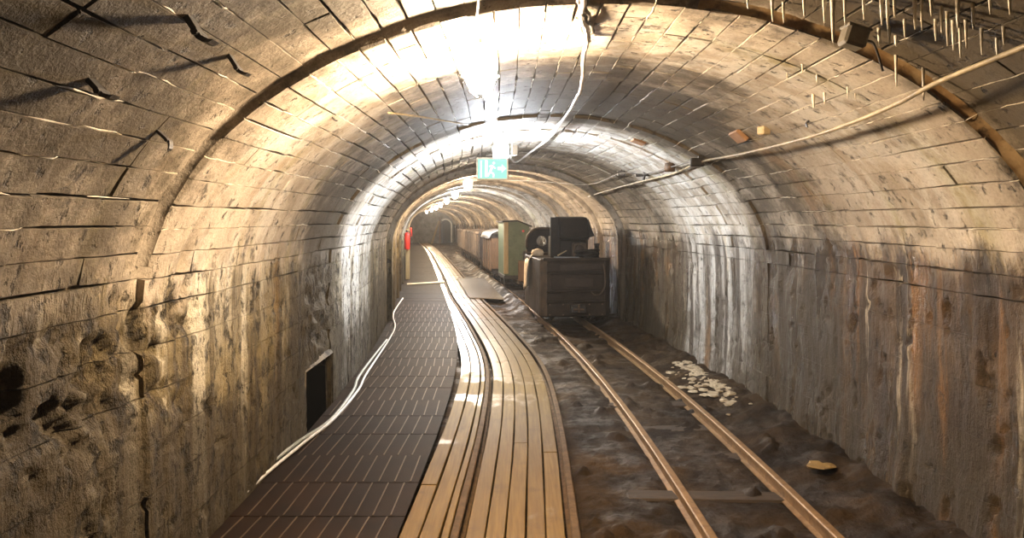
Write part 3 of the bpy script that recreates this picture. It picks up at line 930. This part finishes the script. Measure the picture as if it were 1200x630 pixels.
jb = thing('junction_box', 'dark junction box hanging among the stalactites', 'junction box', p)
jb.rotation_euler = (0, .3, 0)
MB().box(-.042, .042, -.04, .04, -.035, .04).build('box', BOXDARK, jb, bevel=.01)
MB().box(-.046, .046, -.044, .044, .03, .042).build('lid', BOXDARK, jb, bevel=.004)
MB().tube(spline([(.04, 0, .0), (.08, .02, .015), (.13, .06, -.01), (.18, .10, -.05)]), .005, 6).build('cable_tail', DARKCABLE, jb, smooth=True)

# iron hooks on the near vault
def hook(px, py, size, label, rot=0.0):
    p = hit(px, py, .0)
    yy = p.y; xr = p.x - float(C(yy)); u = xr / HW
    n = Vector((-xr / HW ** 2, 0, -(p.z - ZS) / RISE ** 2)).normalized()
    t = thing('iron_hook', label, 'hook', p)
    side = Vector((0, 1, 0)); tang = n.cross(side)
    w = size * .20
    d1 = (n * .55 - side * .5 + tang * .5 * (1 if rot >= 0 else -1)).normalized()
    path = [n * -.03, n * size * .55, n * size * .62 + d1 * size * .2, n * size * .62 + d1 * size * .42]
    mb = MB()
    v, f = [], []
    for q in path:
        for a, b_ in ((-1, -1), (1, -1), (1, 1), (-1, 1)):
            v.append(q + side * w * a + tang * w * .35 * b_)
    for i in range(len(path) - 1):
        for k in range(4): f.append((i * 4 + k, i * 4 + (k + 1) % 4, (i + 1) * 4 + (k + 1) % 4, (i + 1) * 4 + k))
    f += [(0, 1, 2, 3), tuple(range(len(v) - 4, len(v)))]
    mb.add(v, f).build('strap', BLACKIRON, t)
    MB().tube([n * size * .42 - side * w * 1.5, n * size * .42 + side * w * 1.5], w * .45, 6).build('bolt', BLACKIRON, t)
    return t
hook(222, 22, .12, 'wide bent iron hook high on the dark upper vault')
hook(107, 95, .10, 'iron hook with a long shadow on the lower haunch')
hook(272, 70, .09, 'iron hook beside the black crack in the olive stain')
hook(190, 158, .07, 'small iron hook lowest on the haunch near the ring joint', -1)
hook(388, 135, .05, 'tiny iron hook on the brightly lit haunch')
hook(948, 140, .05, 'iron stub beside the short white stalactite')

# stalactites: top pixel, length, radius
ST = [(905, 2, .10, .006), (918, 8, .08, .005), (942, -6, .10, .006), (966, 0, .11, .007), (976, 0, .20, .009), (1033, 4, .10, .006), (1040, 0, .13, .006), (1050, 50, .02, .005),
      (1048, 0, .08, .005), (1072, 8, .10, .006), (1080, 6, .11, .005), (1091, 0, .07, .005), (1103, 14, .09, .005), (1110, 22, .12, .005), (1117, 30, .11, .006), (1125, 36, .12, .005), (1132, 30, .10, .005),
      (1160, -4, .07, .005), (1183, -4, .07, .005), (1150, 40, .09, .005), (1176, 36, .06, .005), (953, 106, .085, .009), (966, 104, .075, .006), (940, 72, .05, .005), (957, 84, .05, .005),
      (1050, 72, .10, .005), (1082, 88, .10, .005), (993, 98, .07, .004), (1002, 104, .05, .004), (922, 82, .05, .004), (1030, 40, .06, .005), (1042, 36, .07, .005), (876, -4, .06, .005), (990, 8, .09, .005), (1060, 30, .06, .004),
      (1140, 12, .08, .005), (1168, 52, .06, .004), (1122, 8, .09, .006), (1096, 30, .07, .004), (1012, 0, .09, .005)]
for px, py, L, r in ST:
    p = hit(px, py, .0)
    if p is None: continue
    if py < 60: L *= .75
    o = MB().tube([p + Vector((0, 0, .04)), p, p + Vector((.001, 0, -L * .6)), p + Vector((.002, 0, -L))], [r * 1.5, r * 1.1, r * .8, r * .45], 6).build('stalactite', CALCITE, ceiling, smooth=True)

# ------------------------------------------------------------------ locomotive
LY = 11.6
lx = .965
loco = thing('mine_locomotive', 'dark brown mine locomotive standing on the bare rails with a black hood', 'locomotive', (lx, LY, 0), heading(12.6))
fp = [(-.46, 0), (.46, 0), (.54, .10), (.54, 1.95), (-.54, 1.95), (-.54, .10)]
MB().prism(fp, 'z', .12, .985).build('body', LOCO, loco, bevel=.012)
MB().prism([(-.535, .055), (-.455, -.03), (-.44, -.03), (-.44, .12), (-.535, .12)], 'z', .13, .99).build('corner_post', LOCO2, loco, bevel=.008)
MB().prism([(.535, .055), (.455, -.03), (.44, -.03), (.44, .12), (.535, .12)], 'z', .13, .99).build('corner_post', LOCO, loco, bevel=.008)
MB().box(-.50, .52, -.045, .05, .965, 1.01).build('top_rim', LOCO, loco, bevel=.008)
MB().box(-.44, .44, -.016, .01, .80, .94).build('upper_panel', LOCO, loco, bevel=.006)
MB().box(-.25, .40, -.024, .01, .83, .92).build('vent_plate', LOCO3, loco, bevel=.005)
MB().box(-.45, .45, -.05, .01, .775, .797).build('cross_bar', LOCO, loco, bevel=.004)
MB().box(-.38, .42, -.014, .01, .53, .76).build('middle_panel', LOCO, loco, bevel=.006)
MB().box(-.17, .26, -.022, .01, .57, .71).build('name_plate', LOCO3, loco, bevel=.005)
MB().box(-.46, .46, -.055, .01, .49, .513).build('cross_bar', LOCO, loco, bevel=.004)
MB().box(-.46, .46, -.06, .01, .345, .366).build('cross_bar', LOCO, loco, bevel=.004)
MB().box(-.45, .45, -.03, .01, .13, .335).build('buffer_beam', LOCO, loco, bevel=.01)
MB().box(-.10, .14, -.12, .01, .19, .30).build('coupling_block', BLACKIRON, loco, bevel=.012)
MB().box(-.06, .10, -.16, -.10, .232, .258).build('coupling_lip', RUST, loco, bevel=.006)
MB().tube([(.02, -.14, .20), (.02, -.14, .32)], .014, 8).build('coupling_pin', RUST, loco)
MB().tube(spline([(.41, -.03, .92), (.44, -.05, .75), (.43, -.06, .58), (.36, -.06, .47), (.28, -.06, .45), (.22, -.06, .50)]), .011, 7).build('hanging_cable', LOCO2, loco, smooth=True)
for x in (-.40, -.2, .2, .40):
    for z in (.155, .31):
        MB().lathe([(.001, 0), (.012, 0), (.012, .012), (.001, .014)], 6).build('rivet', RUST, loco, loc=(x, -.03, z)).rotation_euler = (math.pi / 2, 0, 0)
for s in (-1, 1):
    for yy in (.5, 1.45):
        w = MB().lathe([(.02, -.05), (.16, -.05), (.16, -.03), (.19, -.03), (.19, -.01), (.15, .02), (.02, .03)], 18).build('wheel', BLACKIRON, loco, loc=(s * .31, yy, .197))
        w.rotation_euler = (0, s * math.pi / 2, 0)
# black hood with a sloping visor on the deck
MB().box(-.29, -.13, .62, .66, .985, 1.625).build('hood_plate', LOCOBLACK, loco, bevel=.006)
MB().prism([(.62, 1.62), (.98, 1.64), (.98, 1.30), (.50, 1.27), (.42, 1.31)], 'x', -.16, .30).build('visor', LOCOBLACK, loco, bevel=.012)
MB().prism([(.30, 1.60), (.30, 1.30), (.40, 1.33), (.36, 1.42)], 'y', .50, .95).build('visor_cheek', LOCOBLACK, loco, bevel=.006)
MB().box(-.27, .20, .66, .98, .985, 1.32).build('hood_body', LOCOBLACK, loco, bevel=.01)
MB().box(.06, .28, .55, .85, .985, 1.22).build('motor_box', LOCO2, loco, bevel=.02)
MB().lathe([(.02, -.02), (.07, -.02), (.075, 0), (.07, .05), (.03, .06)], 14).build('motor_cap', LOCO, loco, loc=(.16, .54, 1.12)).rotation_euler = (math.pi / 2, 0, 0)
MB().prism([(-.30, .20), (.08, .12), (.12, .40), (-.26, .46)], 'z', .99, 1.012).build('deck_sheet', BLUISH, loco)
MB().tube([(-.22, .35, 1.03), (-.06, .48, 1.10)], .009, 6).build('lever', TIMBER, loco)
cc = []
for k in range(70):
    a = k * .55
    cc.append((.25 + (.16 + .03 * math.sin(k * .9)) * math.cos(a), .38 + (.14 + .03 * math.cos(k * 1.3)) * math.sin(a), 1.005 + .0016 * k + .02 * math.sin(k * .37)))
MB().tube(cc, .02, 7).build('cable_coil', LOCOBLACK, loco, smooth=True)
MB().tube([(.42, .45, .98), (.42, .45, 1.20)], .032, 10).build('filler_pipe', LOCOBLACK, loco)
MB().lathe([(.036, .20), (.046, .205), (.046, .235), (.02, .24)], 12, (.42, .45, .98)).build('filler_cap', LOCOBLACK, loco)
# arched cab plate with a round opening
def arch_plate(name, parent, y, hw, z0, z1, rad, hole, hr, th, mat):
    out = []
    hx, hz = hole
    N = 48
    mb = MB()
    def outer(a):
        dx, dz = math.cos(a), math.sin(a); t = 0
        while t < 3:
            x, z = hx + dx * t, hz + dz * t
            inside = -hw < x < hw and z0 < z < z1
            if inside and z > z1 - rad and abs(x) > hw - rad:
                inside = math.hypot(abs(x) - (hw - rad), z - (z1 - rad)) < rad
            if not inside: break
            t += .004
        return (hx + dx * t, hz + dz * t)
    O = [outer(2 * math.pi * k / N) for k in range(N)]
    I = [(hx + hr * math.cos(2 * math.pi * k / N), hz + hr * 1.05 * math.sin(2 * math.pi * k / N)) for k in range(N)]
    v = [(p[0], y, p[1]) for p in O] + [(p[0], y, p[1]) for p in I] + [(p[0], y + th, p[1]) for p in O] + [(p[0], y + th, p[1]) for p in I]
    f = []
    for k in range(N):
        k2 = (k + 1) % N
        f += [(k, k2, N + k2, N + k), (2 * N + k, 3 * N + k, 3 * N + k2, 2 * N + k2), (k, 2 * N + k, 2 * N + k2, k2), (N + k, N + k2, 3 * N + k2, 3 * N + k)]
    return mb.add(v, f).build(name, mat, parent), O
ap, O = arch_plate('cab_plate', loco, 1.75, .53, .98, 1.44, .22, (-.27, 1.22), .085, .03, LOCOBLACK)
rim = [(x, 1.75, z) for x, z in O if z > 1.0]
rim.sort(key=lambda p: math.atan2(p[2] - 1.1, p[0]))
MB().tube(rim, .022, 6).build('cab_rim', LOCO2, loco, smooth=True)
MB().box(-.40, -.14, 1.70, 1.75, 1.105, 1.13).build('cab_ledge', LOCOBLACK, loco)
MB().lathe([(.055, -.015), (.07, -.01), (.07, .01), (.055, .015)], 16).build('hand_wheel', BLACKIRON, loco, loc=(-.05, 1.60, 1.16)).rotation_euler = (math.pi / 2, 0, 0)
MB().tube([(-.05, 1.60, .98), (-.05, 1.60, 1.16)], .014, 7).build('brake_column', BLACKIRON, loco)
# sack cloth hanging over the loco side
cl = thing('sack_cloth', 'pale sack cloth hanging over the near side of the locomotive', 'cloth', (lx, LY, 0), heading(12.6))
nu, nv = 14, 16
us, vs = np.meshgrid(np.linspace(0, 1, nu), np.linspace(0, 1, nv), indexing='ij')
cx_ = -.48 - .10 * sstep(0, .25, vs) - .03 * vs - .02 * np.sin(us * 9 + vs * 2) * sstep(.1, .5, vs)
cy_ = 1.02 + us * .55 - .10 * vs * (us - .5)
cz_ = 1.05 - vs * .58 - .05 * (us - .2) + .03 * np.sin(us * 7) * vs + .02 * np.sin(vs * 12 + us * 5)
me = np_mesh('drape', np.stack([cx_, cy_, cz_], -1).reshape(-1, 3), grid_quads(nu, nv))
o = link('drape', me, CLOTH, cl)
md = o.modifiers.new('thick', 'SOLIDIFY'); md.thickness = .012
MB().lathe([(.01, -.06), (.09, -.045), (.11, 0), (.08, .05), (.01, .07)], 14).build('bundle', CLOTH, cl, smooth=True, loc=(-.43, 1.10, 1.045))

# ------------------------------------------------------------------ wagons
def wheels(t, L, hw=.28):
    for s in (-1, 1):
        for yy in (L * .25, L * .75):
            MB().lathe([(.02, -.04), (.15, -.04), (.15, -.02), (.175, -.02), (.175, 0), (.02, .01)], 14).build('wheel', BLACKIRON, t, loc=(s * hw, yy, .182)).rotation_euler = (0, s * math.pi / 2, 0)
# green box wagon
gy = 18.6
gw = thing('green_box_wagon', 'tall green box wagon with an ochre corner post behind the locomotive', 'wagon', (float(T(gy)) + .03, gy, 0), heading(gy + 1))
MB().box(-.30, .30, .0, 1.5, .22, 1.47).build('body', GREENP, gw, bevel=.01)
MB().prism([(-.36, 1.545), (-.36, 1.575), (0, 1.60), (.36, 1.46), (.36, 1.43), (0, 1.565)], 'y', -.06, 1.55).build('roof', LOCO, gw)
MB().prism([(-.30, 1.46), (-.30, 1.55), (0, 1.565), (.30, 1.455), (.30, 1.44)], 'y', 0.0, 1.5).build('gable', GREENP, gw)
MB().box(-.325, -.215, -.03, .06, .30, 1.545).build('corner_post', OCHRE, gw, bevel=.006)
MB().box(-.31, .31, -.02, 1.52, .16, .26).build('chassis', BLACKIRON, gw, bevel=.01)
MB().box(.02, .20, -.10, -.01, .12, .62).build('buffer_plate', BROWNW, gw, bevel=.01)
MB().box(.14, .19, -.08, -.02, .5, .85).build('brake_handle', BLACKIRON, gw)
for z in (.55, 1.2):
    MB().box(.24, .31, -.02, .02, z, z + .06).build('hinge', RUST, gw)
MB().lathe([(.002, 0), (.03, .002), (.03, .015), (.002, .02)], 10).build('red_lamp', REDP, gw, loc=(.15, 0, 1.33)).rotation_euler = (math.pi / 2, 0, 0)
wheels(gw, 1.5)
# tarp covered wagon
ty = 20.6
tw = thing('covered_wagon', 'brown boarded wagon under a pale bulging tarp behind the green wagon', 'wagon', (float(T(ty)), ty, 0), heading(ty + 1))
MB().box(-.40, .40, 0, 2.6, .22, 1.05).build('body', LOCO, tw, bevel=.01)
for k in range(4):
    MB().box(-.43, -.39, .06 + k * .7, .34 + k * .7, .24, 1.12).build('side_board', BROWNW, tw, bevel=.006)
MB().box(-.40, .40, -.03, 0, .3, 1.12).build('end_board', BROWNW, tw, bevel=.006)
MB().box(-.37, .37, -.02, 2.62, .16, .24).build('chassis', BLACKIRON, tw)
ua, va = np.meshgrid(np.linspace(-1, 1, 15), np.linspace(0, 1, 18), indexing='ij')
tz = 1.12 + .20 * np.sqrt(np.clip(1 - ua ** 2 * .9, 0, 1)) + .03 * fbm(ua * 3, va * 7, 1.0, 3) - .08 * (np.abs(ua) > .95)
o = link('tarp', np_mesh('tarp', np.stack([ua * .46, -.03 + va * 2.66, tz], -1).reshape(-1, 3), grid_quads(15, 18)), TARP, tw)
o.modifiers.new('thick', 'SOLIDIFY').thickness = -.02
wheels(tw, 2.6)
# steel tubs
def tub(L=1.55):
    t = thing('mine_tub', '', 'wagon')
    MB().prism([(-.33, .25), (.33, .25), (.42, .5), (.42, 1.2), (-.42, 1.2), (-.42, .5)], 'y', 0, L).build('body', TUBSTEEL, t, bevel=.012)
    for k in range(3):
        yy = .03 + k * (L - .11) / 2
        MB().box(-.45, -.415, yy, yy + .07, .42, 1.2).build('side_rib', TUBRIB, t, bevel=.005)
    MB().box(-.455, .455, -.02, .03, 1.17, 1.23).box(-.455, .455, L - .03, L + .02, 1.17, 1.23).box(-.455, -.40, .03, L - .03, 1.17, 1.23).box(.40, .455, .03, L - .03, 1.17, 1.23).build('rim', TUBRIB, t)
    MB().box(-.28, .28, -.06, L + .06, .16, .26).build('chassis', BLACKIRON, t)
    wheels(t, L)
    return t
proto = tub()
order = ['pale steel mine tub coupled directly behind the tarp covered wagon', 'second steel mine tub behind the tarp covered wagon', 'third steel mine tub behind the tarp covered wagon',
         'fourth steel mine tub behind the tarp covered wagon', 'fifth steel mine tub behind the tarp covered wagon', 'last steel mine tub at the far end of the train']
for i in range(6):
    if i == 0: t = proto
    else:
        t = proto.copy(); COL.objects.link(t)
        for ch in proto.children:
            c = ch.copy(); COL.objects.link(c); c.parent = t
    yy = 24.2 + i * 2.05
    t.location = (float(T(yy)), yy, 0); t.rotation_euler = (0, 0, heading(yy + .8))
    tag(t, order[i], 'wagon', 'steel tubs of the parked train')

# ------------------------------------------------------------------ loose things
def ext(px, y, zc, h, label, grp):
    x = float(C(y)) - HW + .13
    t = thing('fire_extinguisher', label, 'extinguisher', (x, y, zc - h / 2), 0, grp)
    r = h * .15
    MB().lathe([(r * .9, 0), (r, .02), (r, h * .74), (r * .8, h * .83), (r * .35, h * .88)], 16).build('cylinder', REDP, t, smooth=True)
    MB().lathe([(r * .35, h * .87), (r * .4, h * .93), (r * .25, h)], 10).build('valve', BLACKIRON, t)
    MB().box(-.01, .015, -r * 1.3, r * .2, h * .95, h * 1.0).build('handle', BLACKIRON, t)
    MB().tube(spline([(0, -.01, h * .92), (r * 1.2, -.02, h * .85), (r * 1.35, -.02, h * .5), (r * 1.2, 0, h * .25)]), .01, 6).build('hose', BLACKIRON, t, smooth=True)
    MB().box(-.13, -r * .8, -.02, .02, h * .5, h * .56).build('bracket', BLACKIRON, t)
    return t, x
EY = 20.5
t, x = ext(473, EY, 1.08, .52, 'red fire extinguisher mounted nearest, on a post by the walkway', 'fire extinguishers on the wall')
tag(MB().box(-.05, .05, -.04, .04, 0, 1.35).build('post', OCHRE, bevel=.005, loc=(x, EY + .12, .014)), 'slim timber post behind the nearest fire extinguisher', 'post')
ext(484, 37, 1.1, .5, 'small far red fire extinguisher deep along the wall', 'fire extinguishers on the wall')

# sheets and boards lying about
def flat(name, quad_px, z, th, mat, label, cat):
    P = [px_ground(px, py, z) for px, py in quad_px]
    mb = MB(); n = len(P)
    mb.add([(x, y, z) for x, y in P] + [(x, y, z - th) for x, y in P], [tuple(range(n)), tuple(range(2 * n - 1, n - 1, -1))] + [(i, n + i, n + (i + 1) % n, (i + 1) % n) for i in range(n)])
    return tag(mb.build(name, mat), label, cat)
flat('plywood_sheet', [(550, 348), (591, 350), (567, 325), (536, 326)], .03, .016, PLY, 'wet grey plywood sheet lying beside the rail next to the train', 'sheet')
flat('batten', [(477, 333.2), (521, 330.5), (521, 329.0), (477, 331.7)], .03, .012, TIMBER, 'pale batten lying across the matting', 'batten')
x, y = px_ground(960, 551, -.02)
def lump(mb, x, y, z, r, flat_, n=9, seed=0):
    rr = random.Random(seed); o_ = len(mb.v)
    mb.lathe([(r * .15, -r * .5 * flat_), (r * .8, -r * .35 * flat_), (r, .05 * r * flat_), (r * .7, r * .45 * flat_), (r * .2, r * .55 * flat_)], n, (x, y, z))
    mb.v[o_:] = [(p[0] + rr.uniform(-.28, .28) * r, p[1] + rr.uniform(-.28, .28) * r, p[2] + rr.uniform(-.1, .1) * r * flat_) for p in mb.v[o_:]]
def ground_z(x, y):
    u = x - float(C(y))
    return -.075 + .10 * float(sstep(1.25, 1.86, u))
st = MB(); lump(st, 0, 0, 0, .075, .35, 10, 5); lump(st, .07, .03, -.006, .05, .35, 9, 8)
tag(st.build('stone', YELLOW, loc=(x, y, ground_z(x, y) + .03)), 'flat ochre stone on the mud beside the dark wet wall', 'stone')
rub = MB()
for k in range(170):
    y = random.gauss(7.7, .5); u = 1.72 - abs(random.gauss(0, .12))
    x = float(C(y)) + u
    r = random.uniform(.012, .055)
    lump(rub, x, y, ground_z(x, y) - .002, r, .55, 7, k)
o = tag(rub.build('calcite_rubble', RUBBLE, smooth=False), 'pale calcite rubble heaped at the foot of the wet wall', 'rubble', kind='stuff')

# ------------------------------------------------------------------ far end
EYD = 58.5
xc = float(C(EYD))
ob = thing('wall_back', 'grey rock face closing the far end of the tunnel', 'wall'); ob['kind'] = 'structure'
ys_, zs_ = np.meshgrid(np.linspace(-HW - .1, HW + .1, 50), np.linspace(-.15, 2.6, 40), indexing='ij')
op = (522.5 - CX) * EYD / F_PX - xc      # centre of the opening
v = np.stack([xc + ys_, EYD + .25 * fbm(ys_ * 1.5, zs_ * 1.5, 6.0, 4), zs_], -1).reshape(-1, 3)
q = grid_quads(50, 40)
cc_ = v[q].mean(1); dx = cc_[:, 0] - xc - op
inside = (np.abs(dx) < .38) & ((cc_[:, 2] < 1.3) | (np.hypot(dx, cc_[:, 2] - 1.3) < .38))
link('rock_face', np_mesh('rock_face', v, q[~inside]), ROCK, ob)
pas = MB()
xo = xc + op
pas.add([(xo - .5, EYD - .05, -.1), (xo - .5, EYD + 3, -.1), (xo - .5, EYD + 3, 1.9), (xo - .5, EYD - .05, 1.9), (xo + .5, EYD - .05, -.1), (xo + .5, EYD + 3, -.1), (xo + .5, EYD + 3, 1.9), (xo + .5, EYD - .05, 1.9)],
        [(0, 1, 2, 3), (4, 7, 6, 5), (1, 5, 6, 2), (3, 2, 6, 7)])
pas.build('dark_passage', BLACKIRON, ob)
arc = [(xo + .46, EYD - .4, z) for z in np.linspace(-.08, 1.3, 6)] + [(xo + .46 * math.cos(a), EYD - .4, 1.3 + .46 * math.sin(a)) for a in np.linspace(.2, 2.2, 9)]
tag(MB().tube(arc, .06, 8).build('pipe', PORCELAIN, smooth=True), 'white bent pipe arching over the far dark passage', 'pipe')
x0 = (506 - CX) * (EYD - 1) / F_PX; x1 = (514 - CX) * (EYD - 1) / F_PX
tag(MB().tube([(x0, EYD - 1, -.08), (x1, EYD - .8, 1.62)], .07, 8).build('prop', OCHRE), 'ochre timber prop leaning against the far rock face', 'prop')
tag(MB().tube([(x1 + .06, EYD - .6, -.08), (x1 + .06, EYD - .6, 1.9)], .07, 8).build('prop', BROWNW), 'upright brown timber prop beside the far dark passage', 'prop')
# closing wall behind the viewer
wb = MB().box(float(C(-6.5)) - 2.2, float(C(-6.5)) + 2.2, -6.7, -6.45, -.3, 2.9).build('wall_front', ROCK); wb['kind'] = 'structure'
tag(wb, 'rock wall behind the viewer', 'wall')

# ------------------------------------------------------------------ damp haze hanging in the tunnel
hz = bpy.data.materials.new('damp_haze'); hz.use_nodes = True
nt = hz.node_tree; nt.nodes.clear()
vs_ = nt.nodes.new('ShaderNodeVolumeScatter'); ou = nt.nodes.new('ShaderNodeOutputMaterial')
vs_.inputs['Color'].default_value = (1, 1, 1, 1); vs_.inputs['Density'].default_value = .0017; vs_.inputs['Anisotropy'].default_value = .45
nt.links.new(vs_.outputs[0], ou.inputs['Volume'])
hb = MB().box(-14, 5, -6.3, 63, -.5, 3.2).build('haze', hz)
tag(hb, 'thin damp haze filling the tunnel', 'haze', kind='stuff')
